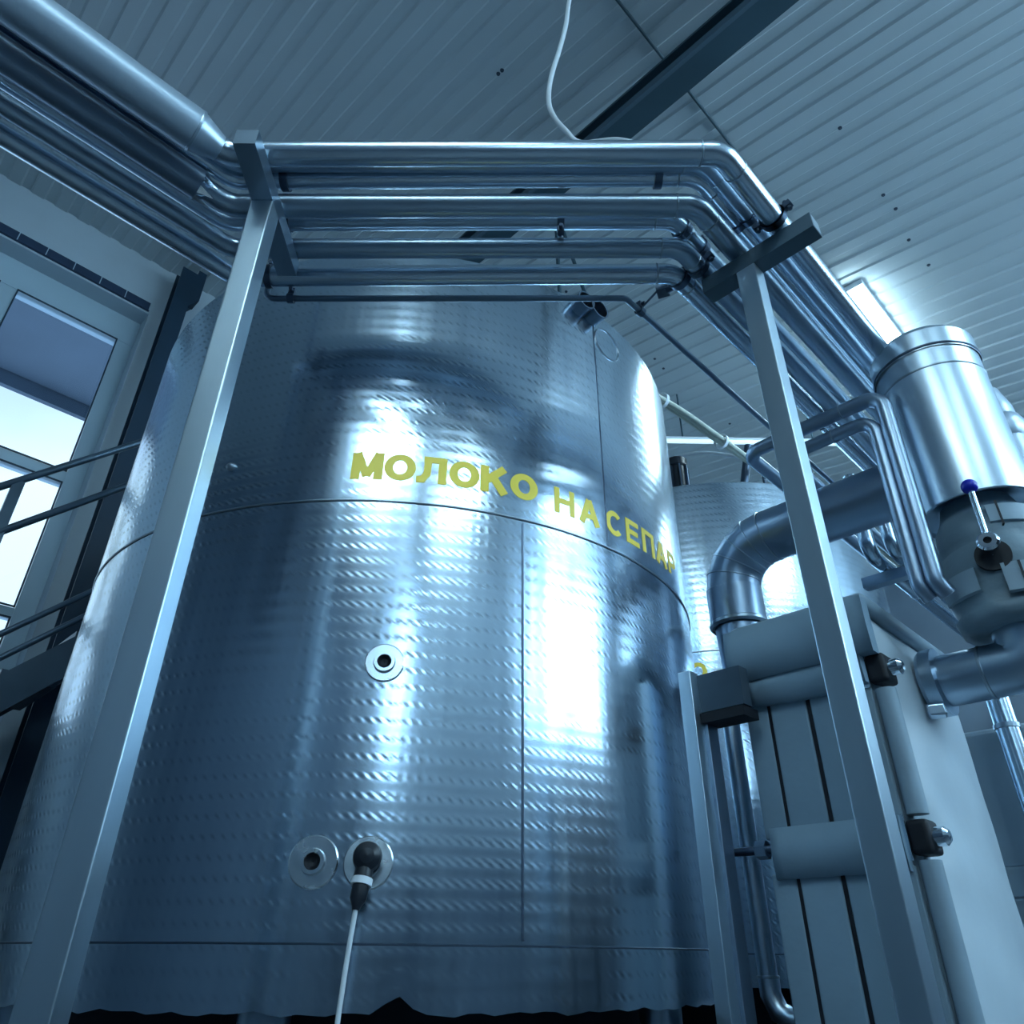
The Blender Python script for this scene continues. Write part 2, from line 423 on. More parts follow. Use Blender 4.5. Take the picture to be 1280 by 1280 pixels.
# roof beam crossing under the ceiling
t = thing('roof_beam', 'dark painted steel roof beam crossing under the ribbed ceiling', 'beam', (2.2, .7, 5.2))
MB().box((2.16, .75, 5.19), (.14, 8.4, .018)).build('bottom_flange', M['beam'], t)
MB().box((2.16, .75, 5.275), (.02, 8.4, .16)).build('web', M['beam_edge'], t)
MB().box((2.16, .75, 5.36), (.14, 8.4, .018)).build('top_flange', M['beam'], t)
MB().box((2.078, .75, 5.2), (.022, 8.4, .05)).build('edge_lip', M['beam_edge'], t)

# conduit that feeds the ceiling lamp
pts = [(XA + .1, 1.0, ceil_z(1.0) - .012), (4.45, 1.0, ceil_z(1.0) - .012)]
tag(MB().tube(pts, .009, 8).build('cable_conduit', M['beam']), 'thin dark straight conduit fixed along the ribbed ceiling', 'conduit')

# fluorescent ceiling lamps
def lamp(x, y, label, L=1.5):
    z = ceil_z(y) - .06
    t = thing('ceiling_lamp', label, 'lamp', (x, y, z), 'fluorescent ceiling lamps')
    MB().box((x, y, z + .025), (L, .27, .05)).build('lamp_housing', M['lampbody'], t)
    MB().box((x, y, z - .02), (L - .02, .25, .05), bev=.015).build('diffuser', M['lamp'], t)
    return t
l0 = lamp(5.25, 1.0, 'bright fluorescent ceiling lamp beyond the pipes on the right')
for (x, y, lab) in ((-1.75, -.5, 'fluorescent ceiling lamp overhead behind the viewer'), (-1.75, -1.15, 'fluorescent ceiling lamp paired behind the overhead one'), (3.1, -2.3, 'added fluorescent ceiling lamp before the daylight windows'), (-.3, -2.5, 'added fluorescent ceiling lamp left of the daylight windows'), (8.0, 1.0, 'far fluorescent ceiling lamp near the end wall')):  # two lamps by the daylight windows added to brighten tank and pipe highlights
    z = ceil_z(y) - .06
    copy_thing(l0, (x, y, z), lab)

# loose pale cable hanging from the ceiling
cp = [(1.18, 0.79, 5.51), (1.175, 0.8, 5.0), (1.149, 0.831, 4.491), (1.129, 0.851, 4.273), (1.119, 0.861, 4.128), (1.1, 0.88, 3.963), (1.076, 0.904, 3.784), (1.068, 0.912, 3.64), (1.079, 0.901, 3.548), (1.106, 0.874, 3.468), (1.136, 0.844, 3.408), (1.15, 0.72, 3.30), (1.17, 0.64, 3.20)]
def smooth_path(P, n=8):
    P = [Vector(p) for p in P]; out = []
    for i in range(len(P) - 1):
        p0, p1, p2, p3 = P[max(0, i - 1)], P[i], P[i + 1], P[min(len(P) - 1, i + 2)]
        for k in range(n):
            t_ = k / n
            out.append(.5 * ((2 * p1) + (p2 - p0) * t_ + (2 * p0 - 5 * p1 + 4 * p2 - p3) * t_ ** 2 + (-p0 + 3 * p1 - 3 * p2 + p3) * t_ ** 3))
    out.append(P[-1]); return out
tag(MB().tube(smooth_path(cp), .0085, 10).build('hanging_cable', M['cable']), 'loose pale cable looping down from the ceiling behind the pipes', 'cable')

# ------------------------------------------------------------------ tanks
R = 1.25
T1 = Vector((1.885, 2.562, 0)); ZB, ZL, ZS, ZT = 1.093, 1.2235, 2.379, 3.497
T2 = Vector((4.66, 2.635, 0))
def jag(a, h):
    if abs(h - ZB) > 1e-4: return 0
    d = (a - radians(236.2)) ; n = .03 * max(0, 1 - abs(d) / .035) ** .7
    return n + .004 * sin(a * 37) * sin(a * 11) + .003 * sin(a * 83) + .006 * max(0, 1 - abs(a - radians(232.5)) / .05)
def on(c, ang, z, r=R): a = radians(ang); return Vector((c.x + r * cos(a), c.y + r * sin(a), z))

LET = {}
def stroke(pts, w):      # polyline of even width as quads (mitred)
    quads = []; n = len(pts); offs = []
    for i in range(n):
        def nrm(a, b): d = Vector((b[0] - a[0], b[1] - a[1])); d.normalize(); return Vector((-d.y, d.x))
        if i == 0: o = nrm(pts[0], pts[1])
        elif i == n - 1: o = nrm(pts[-2], pts[-1])
        else:
            a, b_ = nrm(pts[i - 1], pts[i]), nrm(pts[i], pts[i + 1]); o = (a + b_).normalized(); o = o / max(.3, o.dot(a))
        offs.append(o * w / 2)
    for i in range(n - 1):
        p, q = Vector(pts[i]), Vector(pts[i + 1])
        quads.append([p - offs[i], q - offs[i + 1], q + offs[i + 1], p + offs[i]])
    return quads
def rect(x0, y0, x1, y1):   # sliced so that it bends with the tank
    n = max(1, int(abs(x1 - x0) / .12)); return [[Vector((x0 + (x1 - x0) * k / n, y0)), Vector((x0 + (x1 - x0) * (k + 1) / n, y0)), Vector((x0 + (x1 - x0) * (k + 1) / n, y1)), Vector((x0 + (x1 - x0) * k / n, y1))] for k in range(n)]
def arc(cx, cy, rx, ry, a0, a1, w, n=28):
    q = []
    for k in range(n):
        t0 = radians(a0 + (a1 - a0) * k / n); t1 = radians(a0 + (a1 - a0) * (k + 1) / n)
        f = lambda t, s: Vector((cx + (rx + s * w / 2) * cos(t), cy + (ry + s * .82 * w / 2) * sin(t)))
        q.append([f(t0, -1), f(t1, -1), f(t1, 1), f(t0, 1)])
    return q
def letter(ch, w):
    """polygons in a box 0..1 wide and 0..1 high, stroke width w"""
    if ch == 'М': return rect(0, 0, w, 1) + rect(1 - w, 0, 1, 1) + stroke([(w * .55, 1), (.5, .12)], w * .9) + stroke([(.5, .12), (1 - w * .55, 1)], w * .9)
    if ch == 'О': return arc(.5, .5, .5 - w / 2, .5 - w * .41, 0, 360, w, 40)
    if ch == 'Л': return rect(1 - w, 0, 1, 1) + rect(.22, 1 - w * .8, 1 - w, 1) + stroke([(.22 + w / 2, 1 - w * .7), (.22 + w * .45, .35), (.17 + w * .1, w * .42), (0, w * .4)], w * .86)
    if ch == 'К': return rect(0, 0, w, 1) + stroke([(w * .8, .46), (1 - w * .62, 1)], w * .95) + stroke([(w * 1.45, .62), (1 - w * .6, 0)], w * 1.0)
    if ch == 'Н': return rect(0, 0, w, 1) + rect(1 - w, 0, 1, 1) + rect(w, .5 - w * .4, 1 - w, .5 + w * .4)
    if ch == 'А': return stroke([(w * .5, 0), (.5, .97)], w) + stroke([(.5, .97), (1 - w * .5, 0)], w) + rect(.22, .22, .78, .22 + w * .75)
    if ch == 'С': return arc(.5, .5, .5 - w / 2, .5 - w * .41, 42, 318, w, 32)
    if ch == 'Е': return rect(0, 0, w, 1) + rect(w, 0, .95, w * .8) + rect(w, 1 - w * .8, .95, 1) + rect(w, .5 - w * .4, .88, .5 + w * .4)
    if ch == 'П': return rect(0, 0, w, 1) + rect(1 - w, 0, 1, 1) + rect(w, 1 - w * .8, 1 - w, 1)
    if ch == 'Р': return rect(0, 0, w, 1) + rect(w, 1 - w * .8, .6, 1) + rect(w, .36, .6, .36 + w * .8) + arc(.6, .68, .4 - w / 2, .32 - w * .41, -90, 90, w, 16)
def lettering(c, items, z0, h):
    mb = MB()
    for ch, a0, a1, w, dz in items:
        for q in letter(ch, w):
            pts = []
            for p in q:
                pts.append(on(c, a0 + (a1 - a0) * p.x, z0 + dz + p.y * h, R + .0012))
            mb.poly(pts)
    return mb

def tank(c, label, zt, first):
    t = thing('milk_tank', label, 'tank', (c.x, c.y, 0))
    zs = zt - (ZT - ZS)
    MB().lathe(c, [(R, ZB), (R + .001, ZL + .004)], 256, zfun=jag if first else None, uvR=R).build('jacket_skirt', M['tank'], t)
    MB().lathe(c, [(R - .0015, ZL - .002), (R - .0015, zs + .004)], 256, uvR=R).build('jacket_lower_band', M['tank'], t)
    MB().lathe(c, [(R, zs), (R, zt - .012), (R - .012, zt)], 256, uvR=R).build('jacket_upper_band', M['tank'], t)
    MB().lathe(c, [(R + .0005, ZL - .003), (R + .002, ZL), (R + .002, ZL + .002), (R, ZL + .004)], 256).build('seam_lip', M['bolt'], t)
    MB().lathe(c, [(R + .0005, zs - .003), (R + .003, zs), (R + .003, zs + .003), (R, zs + .005)], 256).build('seam_lip', M['weld'], t)
    MB().lathe(c, [(R - .012, zt), (R * .8, zt + .07), (R * .45, zt + .14), (.2, zt + .17), (.001, zt + .17)], 96).build('top_dome', M['steel_dark'], t)
    MB().lathe(c, [(R - .004, ZB + .1), (R - .03, ZB + .06), (R * .7, ZB + .03), (.001, ZB + .01)], 96).build('underside', M['black'], t)
    MB().lathe(c, [(.98, 0), (.98, ZB + .02), (.001, ZB + .02)], 64).build('shade_filler', M['void_dark'], t)  # added near-black core standing in for the deep shade under the tank
    for k in range(6):
        a = radians(-139 + 60 * k)
        lx, ly = c.x + 1.1 * cos(a), c.y + 1.1 * sin(a)
        MB().tube([(lx, ly, .03), (lx, ly, ZB + .04)], .06, 20).lathe((lx, ly, 0), [(.001, 0), (.1, 0), (.1, .03), (.001, .03)], 20).build('leg', M['steel_dark'], t)
    return t
t1 = tank(T1, 'large embossed steel milk tank in the centre with yellow Cyrillic lettering', ZT, True)
mb = MB()
for ang, z0, z1 in ((-95.2, ZS + .005, ZT - .02), (-110.8, ZL + .01, ZS - .01)):
    mb = MB()
    for k in range(20):
        za, zb_ = z0 + (z1 - z0) * k / 20, z0 + (z1 - z0) * (k + 1) / 20
        mb.poly([on(T1, ang - .1, za, R + .001), on(T1, ang + .1, za, R + .003), on(T1, ang + .1, zb_, R + .003), on(T1, ang - .1, zb_, R + .001)])
    mb.build('upright_seam', M['bolt'], t1)
W1 = [(ch, -135.9 + i * 4.62, -135.9 + i * 4.62 + (4.5 if ch != 'Л' else 4.3), .285, 0) for i, ch in enumerate('МОЛОКО')]
W2 = [('Н', -105.4, -101.7, .25, -.012), ('А', -100.9, -96.6, .25, -.014)]
W3 = [('С', -95.2, -91.2, .25, -.014), ('Е', -90.3, -86.6, .25, -.01), ('П', -85.7, -81.7, .25, -.008), ('А', -81.2, -76.6, .25, -.006), ('Р', -75.9, -71.8, .25, -.003)]
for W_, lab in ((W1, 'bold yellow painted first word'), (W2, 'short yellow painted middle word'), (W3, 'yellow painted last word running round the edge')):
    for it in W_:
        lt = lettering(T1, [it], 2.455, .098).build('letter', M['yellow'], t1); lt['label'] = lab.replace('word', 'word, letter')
# sensor sockets: polished flange with a dark bore
def socket(ang, z, rad, bore):
    n = Vector((cos(radians(ang)), sin(radians(ang)), 0)); c = on(T1, ang, z, R - .004)
    f = MB().lathe(c, [(rad, 0), (rad, .006), (rad * .95, .008), (bore * 1.75, .008), (bore * 1.6, .02), (bore * 1.12, .02), (bore * 1.05, .012)], 40, axis=n).build('sensor_socket', M['flange'], t1)
    MB().lathe(c, [(bore * 1.06, .016), (bore * .6, .008), (.001, .006)], 32, axis=n).build('socket_bore', M['black'], f)
socket(-128.5, 1.873, .052, .017); socket(-133.9, 1.388, .058, .017); socket(-128.1, 1.388, .058, .018)
c = on(T1, -154.8, 2.545); MB().sphere(c, .018, sc=(1, 1, .8)).build('capped_stub', M['weld'], t1)
# two stub nozzles at the top edge and a welded ring beside them
for a_, r_ in ((-98.8, .042), (-95.6, .046)):
    n = Vector((cos(radians(a_)), sin(radians(a_)), 0)); c = on(T1, a_, 3.452, R - .02)
    f = MB().lathe(c, [(r_, 0), (r_, .075), (r_ * .86, .075), (r_ * .86, .03)], 32, axis=n).build('nozzle', M['dark_line'], t1)
    MB().lathe(c, [(r_ * .86, .035), (.001, .035)], 24, axis=n).build('nozzle_bore', M['black'], f)
n = Vector((cos(radians(-91.5)), sin(radians(-91.5)), 0))
MB().lathe(on(T1, -91.5, 3.35, R - .004), [(.07, 0), (.074, .008), (.078, 0)], 40, axis=n).build('welded_ring', M['weld'], t1)

# temperature probe screwed in the lower right socket
n = Vector((cos(radians(-128.1)), sin(radians(-128.1)), 0)); c = on(T1, -128.1, 1.394, R + .018); h = c + n * .045
t = thing('temperature_probe', 'black angled probe plugged in the lower right socket, with a pale lead', 'sensor', c)
MB().lathe(c, [(.018, 0), (.022, .01), (.03, .014), (.033, .05), (.03, .066), (.016, .074), (.001, .076)], 32, axis=n).build('probe_head', M['plastic'], t)
dn = (Vector((0, 0, -1)) + n * .25 - ACROSS * .12).normalized()
MB().tube([h, h + dn * .045, h + dn * .06], [.020, .020, .019], 20).build('elbow_body', M['plastic'], t)
MB().tube([h + dn * .047, h + dn * .062], .0235, 20).build('pale_collar', M['cable'], t)['label'] = 'pale ring on the plug'
MB().tube([h + dn * .06, h + dn * .09, h + dn * .105, h + dn * .112], [.019, .018, .010, .008], 20).build('gland', M['plastic'], t)
p0 = h + dn * .11
MB().tube(smooth_path([p0, p0 + Vector((-.003, .003, -.05)), p0 + Vector((-.008, .006, -.14)), p0 + Vector((-.010, .008, -.26)), p0 + Vector((.0, .0, -.6))]), .0055, 10).build('lead', M['cable'], t)

# second tank further along the row
t2 = tank(T2, 'second embossed steel tank behind the large one, partly hidden on the right', 3.80, False)
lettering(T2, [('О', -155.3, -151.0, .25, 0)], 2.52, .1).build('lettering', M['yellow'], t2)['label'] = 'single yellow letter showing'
ag = thing('agitator_motor', 'small dark upright motor on top of the second tank', 'motor', (4.2, 2.42, 3.9))
MB().lathe((4.2, 2.42, 3.86), [(.001, .085), (.1, .085), (.1, .16), (.07, .17), (.07, .55), (.085, .56), (.085, .62), (.001, .64)], 28).build('motor_body', M['plastic'], ag)
mb = MB()
for k in range(8):
    a = 2 * pi * k / 8; mb.box((4.2 + .078 * cos(a), 2.42 + .078 * sin(a), 4.24), (.022, .012, .34), rz=a)
mb.build('cooling_fins', M['bolt'], ag)

gh = thing('guard_hoop', 'thin pale curved guard hoop over the top of the second tank', 'guard rail', (4.3, 2.1, 3.95))
hp = [(4.3, 2.56, 4.603), (4.3, 2.425, 4.596), (4.3, 2.218, 4.52), (4.3, 1.971, 4.363), (4.3, 1.804, 4.228), (4.3, 1.717, 4.109)]
MB().tube(smooth_path(hp), .014, 10).build('hoop', M['cable'], gh)
MB().tube([(4.35, 1.892, 4.448), (4.35, 2.041, 3.92)], .03, 12).build('upright', M['bolt'], gh)
for p in (hp[1], hp[4]): MB().tube([p, (p[0], p[1], 3.92)], .012, 10).build('hoop_stay', M['bolt'], gh)

# ------------------------------------------------------------------ pipe supports
def square_bar(a, b_, w, mat, name, parent, up=(0, 0, 1)): return MB().span(a, b_, w, w, up=up).build(name, mat, parent)
def post_mb(x, y, z0, z1, w, rz):
    return MB().box((x, y, (z0 + z1) / 2), (w, w, z1 - z0), rz=rz, bev=.004)
pl = Vector((.468, 1.485, 0))
s1 = thing('pipe_support', 'square steel pipe support standing left of the milk tank lettering', 'pipe support', pl, 'pipe supports')
post_mb(pl.x, pl.y, .012, 3.044, .062, pi / 4).build('post', M['brushed'], s1)
a = Vector((.325, 1.342, 3.074)); b_ = Vector((.64, 1.657, 3.074))
square_bar(a, b_, .06, M['steel_dark'], 'crossbar', s1)
MB().box((pl.x, pl.y, .006), (.16, .16, .012), rz=pi / 4).build('base_plate', M['weld'], s1)
pr = Vector((1.652, .607, 0))
s2 = thing('pipe_support', 'square steel pipe support standing right of the tank, before the grey jacket', 'pipe support', pr, 'pipe supports')
post_mb(pr.x, pr.y, .012, 3.044, .062, 0).build('post', M['brushed'], s2)
square_bar((1.652, .385, 3.074), (1.652, .755, 3.074), .06, M['beam_edge'], 'crossbar', s2)
MB().box((1.652, .386, 3.074), (.048, .004, .048)).build('crossbar_end_cap', M['weld'], s2)
MB().box((pr.x, pr.y, .006), (.16, .16, .012)).build('base_plate', M['weld'], s2)
# third bar, past the big duct
s3 = thing('pipe_support', 'short steel support arm beyond the big grey duct, below the pipes', 'pipe support', (3.0, .42, 0), 'pipe supports')
square_bar((3.0, .33, 2.535), (3.0, .93, 2.535), .045, M['steel_dark'], 'crossbar', s3)
post_mb(3.0, .36, .012, 2.512, .05, 0).build('post', M['brushed'], s3)
MB().box((3.0, .36, .006), (.14, .14, .012)).build('base_plate', M['weld'], s3)

# ------------------------------------------------------------------ the pipe run around the tank
def clamp(P, d, r, parent, side):
    """split clamp ring with a bolt lug standing off to one side"""
    d = Vector(d).normalized(); P = Vector(P)
    mb = MB().lathe(P - d * .011, [(r + .001, 0), (r + .006, 0), (r + .006, .022), (r + .001, .022)], 28, axis=d)
    s_ = Vector(side).normalized(); q = P + s_ * (r + .016)
    u = d.cross(s_)
    mb.box(q, (.02, .026, .02), ax=(d, s_, u)); mb.tube([q - u * .022, q + u * .022], .007, 10)
    return mb.build('pipe_clamp', M['bolt'], parent)
PIPES = [  # front sum at left bend, at right bend, right Y, left Y, height, radius, label
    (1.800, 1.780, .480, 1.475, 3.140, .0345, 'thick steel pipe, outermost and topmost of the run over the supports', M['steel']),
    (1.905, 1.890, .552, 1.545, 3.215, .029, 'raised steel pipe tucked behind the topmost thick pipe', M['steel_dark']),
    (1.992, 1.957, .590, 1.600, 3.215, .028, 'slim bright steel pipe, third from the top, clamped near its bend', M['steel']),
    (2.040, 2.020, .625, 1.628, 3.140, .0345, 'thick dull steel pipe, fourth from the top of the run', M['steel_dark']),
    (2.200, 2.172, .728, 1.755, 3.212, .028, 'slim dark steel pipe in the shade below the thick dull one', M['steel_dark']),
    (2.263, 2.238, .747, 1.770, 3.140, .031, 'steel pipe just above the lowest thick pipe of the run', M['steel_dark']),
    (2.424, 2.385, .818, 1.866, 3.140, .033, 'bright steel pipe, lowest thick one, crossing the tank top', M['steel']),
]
XEND = 9.6
UP = Vector((0, 0, 1))
for i, (sl, sr, yr, yl, z, r, lab, mat) in enumerate(PIPES):
    A = Vector((sl - yl, yl, z)); Bp = Vector((sr - yr, yr, z))
    o = (A + Bp) / 2
    t = thing('process_pipe', lab, 'pipe', (o.x, o.y, z), 'process pipes over the supports')
    MB().tube([(-2.2, yl, z), A, Bp, (XEND, yr, z)], r, 24, fillet=.085, fseg=10).build('pipe_run', mat, t)
    d = (Bp - A).normalized()
    for P, dd in ((A + d * .075, d), (Bp - d * .06, d), (Bp + Vector((.075, 0, 0)), Vector((1, 0, 0)))):
        MB().lathe(P - dd * .003, [(r, 0), (r + .0016, .001), (r + .0016, .005), (r, .006)], 28, axis=dd).build('weld_ring', M['weld'], t)
    if i in (0, 2, 4, 5, 6): clamp((1.652 - .055, yr, z), (1, 0, 0), r, t, UP if i in (2, 4) else Vector((0, -1, .3)))
    if i in (0, 1): clamp((1.652 - .055, yr, z), (1, 0, 0), r, t, Vector((0, 1, .1)))
    if i == 2: clamp(Bp - d * .12, d, r, t, UP); clamp(A + d * .16, d, r, t, UP)
    if i == 4: clamp(Bp - d * .36, d, r, t, -UP); clamp(A + d * .2, d, r, t, -UP); clamp((1.652 - .16, yr, z), (1, 0, 0), r, t, UP)
    if i == 6: clamp(A + d * .11, d, r, t, UP); clamp((2.62, yr, z), (1, 0, 0), r, t, -UP)
    if i == 0:
        MB().lathe((-2.2, yl, z), [(.001, 0), (.060, 0), (.060, A.x + 2.2 - .095), (.057, A.x + 2.2 - .088), (r + .001, A.x + 2.2 - .022)], 36, axis=(1, 0, 0), split=True).build('insulation_sleeve', M['sleeve'], t)['label'] = 'thick pale insulation sleeve with a cone end'
        MB().lathe((A.x - .10, yl, z), [(.060, 0), (.0612, .002), (.0612, .008), (.060, .01)], 36, axis=(1, 0, 0)).build('sleeve_band', M['foil'], t)
    if i == 3:
        MB().lathe((-2.2, yl, z), [(.001, 0), (.047, 0), (.047, A.x + 2.2 - .10), (.034, A.x + 2.2 - .075)], 32, axis=(1, 0, 0)).build('insulation_sleeve', M['sleeve_dark'], t)['label'] = 'dark wrapped insulation sleeve with a ragged end'
        mb = MB()
        for k in range(9):
            a = 2 * pi * k / 9; w_ = Vector((0, cos(a), sin(a))); q = Vector((A.x - .1, yl, z)) + w_ * .047
            mb.poly([q - Vector((0, -sin(a), cos(a))) * .012, q + Vector((0, -sin(a), cos(a))) * .012, q + Vector((random.uniform(.03, .055), 0, 0)) + w_ * random.uniform(-.006, .008)])
        mb.build('torn_wrap_end', M['chrome'], t)
# thin line slung below the run
t = thing('thin_pipe', 'thin dark steel line slung below the lowest thick pipe', 'pipe', (1.0, 1.5, 3.10))
MB().tube([(.66, 1.845, 3.45), (.66, 1.845, 3.10), (1.508, .977, 3.10), (XEND, .977, 3.10)], .0105, 14, fillet=.03).build('pipe_run', M['dark_line'], t)
for P, d in (((.72, 1.783, 3.10), ACROSS), ((1.59, .977, 3.10), Vector((1, 0, 0)))): clamp(P, d, .011, t, UP)
mb = MB().tube([(1.59, .977, 3.11), (1.60, .905, 3.155)], .004, 8); mb.box((1.602, .888, 3.15), (.04, .04, .04), rz=.4); mb.tube([(1.602, .872, 3.13), (1.602, .85, 3.13)], .012, 10)
mb.build('hanger_rod', M['bolt'], t)

# bundle of further pipes beyond the duct, lower
for i, (y, z, r, lab) in enumerate(((.835, 2.59, .030, 'lower steel pipe nearest the second tank, beyond the big duct'), (.755, 2.585, .026, 'lower steel pipe in the middle beyond the big duct'), (.69, 2.58, .024, 'lower steel pipe beside the valve wrap, beyond the big duct'))):
    t = thing('process_pipe', lab, 'pipe', (4.5, y, z), 'lower pipes beyond the duct')
    MB().tube([(2.86 + .02 * i, y, 2.96), (2.86 + .02 * i, y, z), (XEND, y, z)], r, 20, fillet=.07).build('pipe_run', M['steel'], t)
    MB().lathe((3.35, y, z), [(r, 0), (r + .002, .001), (r + .002, .006), (r, .007)], 24, axis=(1, 0, 0)).build('weld_ring', M['weld'], t)

# U-shaped pair crossing behind the right support
for (yl, yr, x, z, x2, lab) in ((1.035, .512, 2.35, 2.918, 4.6, 'outer dark bent pipe looping behind the right support'), (.893, .560, 2.35, 2.833, 4.6, 'inner dark bent pipe nested below the outer loop')):
    t = thing('bent_pipe', lab, 'pipe', (x, (yl + yr) / 2, z), 'bent pipe pair behind the right support')
    r = .027 if yl > 1 else .024
    MB().tube([(x2, yl, z), (x, yl, z), (x, yr, z), (x, yr + .012, 2.19), (x + .025, yr - .004, 2.15)], r, 22, fillet=.06).build('pipe_run', M['duct'], t)
    MB().lathe((x, yr + .14, z), [(r, 0), (r + .002, .001), (r + .002, .006), (r, .007)], 24, axis=(0, 1, 0)).build('weld_ring', M['weld'], t)

# ------------------------------------------------------------------ big segmented duct
t = thing('insulation_duct', 'big grey segmented duct with a gored elbow, right of the milk tank', 'duct', (2.6, 1.31, 2.3))
DX, DY, DZ, DR = 2.6, 1.31, 2.68, .106
MB().tube([(DX, .565, DZ), (DX, 1.116, DZ)], DR, 40).build('level_run', M['duct'], t)
ring = []
cy, cz, er = 1.116, DZ - .194, .194
segs = [90 - 18 * k for k in range(6)]
P = [Vector((DX, cy + er * cos(radians(a)), cz + er * sin(radians(a)))) for a in segs]
mb = MB()
for k in range(5):
    sub = MB(); mb.tube([P[k], P[k + 1]], DR, 40, cap=False)
# gored look: one tube through the facet points, hard rings at the joints
g_ = MB().tube(P, DR + .001, 40, cap=False).build('gored_elbow', M['duct'], t)
for k in range(6):
    tdir = (P[min(5, k + 1)] - P[max(0, k - 1)]).normalized()
    MB().lathe(P[k] - tdir * .004, [(DR, 0), (DR + .004, .002), (DR + .004, .006), (DR, .008)], 40, axis=tdir).build('joint_ring', M['weld'], g_)
MB().tube([(DX, DY, cz + .005), (DX, DY, 2.353)], DR + .004, 40).build('collar', M['duct'], t)
MB().lathe((DX, DY, 2.33), [(DR + .004, .025), (DR + .009, .02), (DR + .009, .01), (DR, 0)], 40).build('collar_band', M['weld'], t)
MB().lathe((DX, DY, 2.0), [(.001, 0), (.05, 0), (DR - .02, .12), (DR - .012, .335)], 40).build('riser', M['duct'], t)
q = Vector((DX, .60, DZ))
MB().lathe(q - Vector((0, .004, 0)), [(DR, 0), (DR + .005, .003), (DR + .005, .009), (DR, .012)], 40, axis=(0, 1, 0)).build('joint_ring', M['weld'], t)

# slim chrome drop pipe left of the jacketed unit
t = thing('drop_pipe', 'slim bright insulated drop pipe left of the grey jacketed unit', 'pipe', (2.5, 1.352, 1.2))
MB().tube([(2.5, 1.352, 1.97), (2.5, 1.352, 1.16)], .03, 24).build('pipe_run', M['foil'], t)
MB().tube([(2.5, 1.352, 1.16), (2.5, 1.352, 1.11), (2.5, 1.332, 1.065), (2.5, 1.29, 1.045), (2.5, 1.15, 1.045)], .033, 24).build('elbow', M['foil'], t)
MB().lathe((2.5, 1.352, 1.15), [(.03, 0), (.035, .002), (.035, .008), (.03, .01)], 24).build('joint_ring', M['weld'], t)

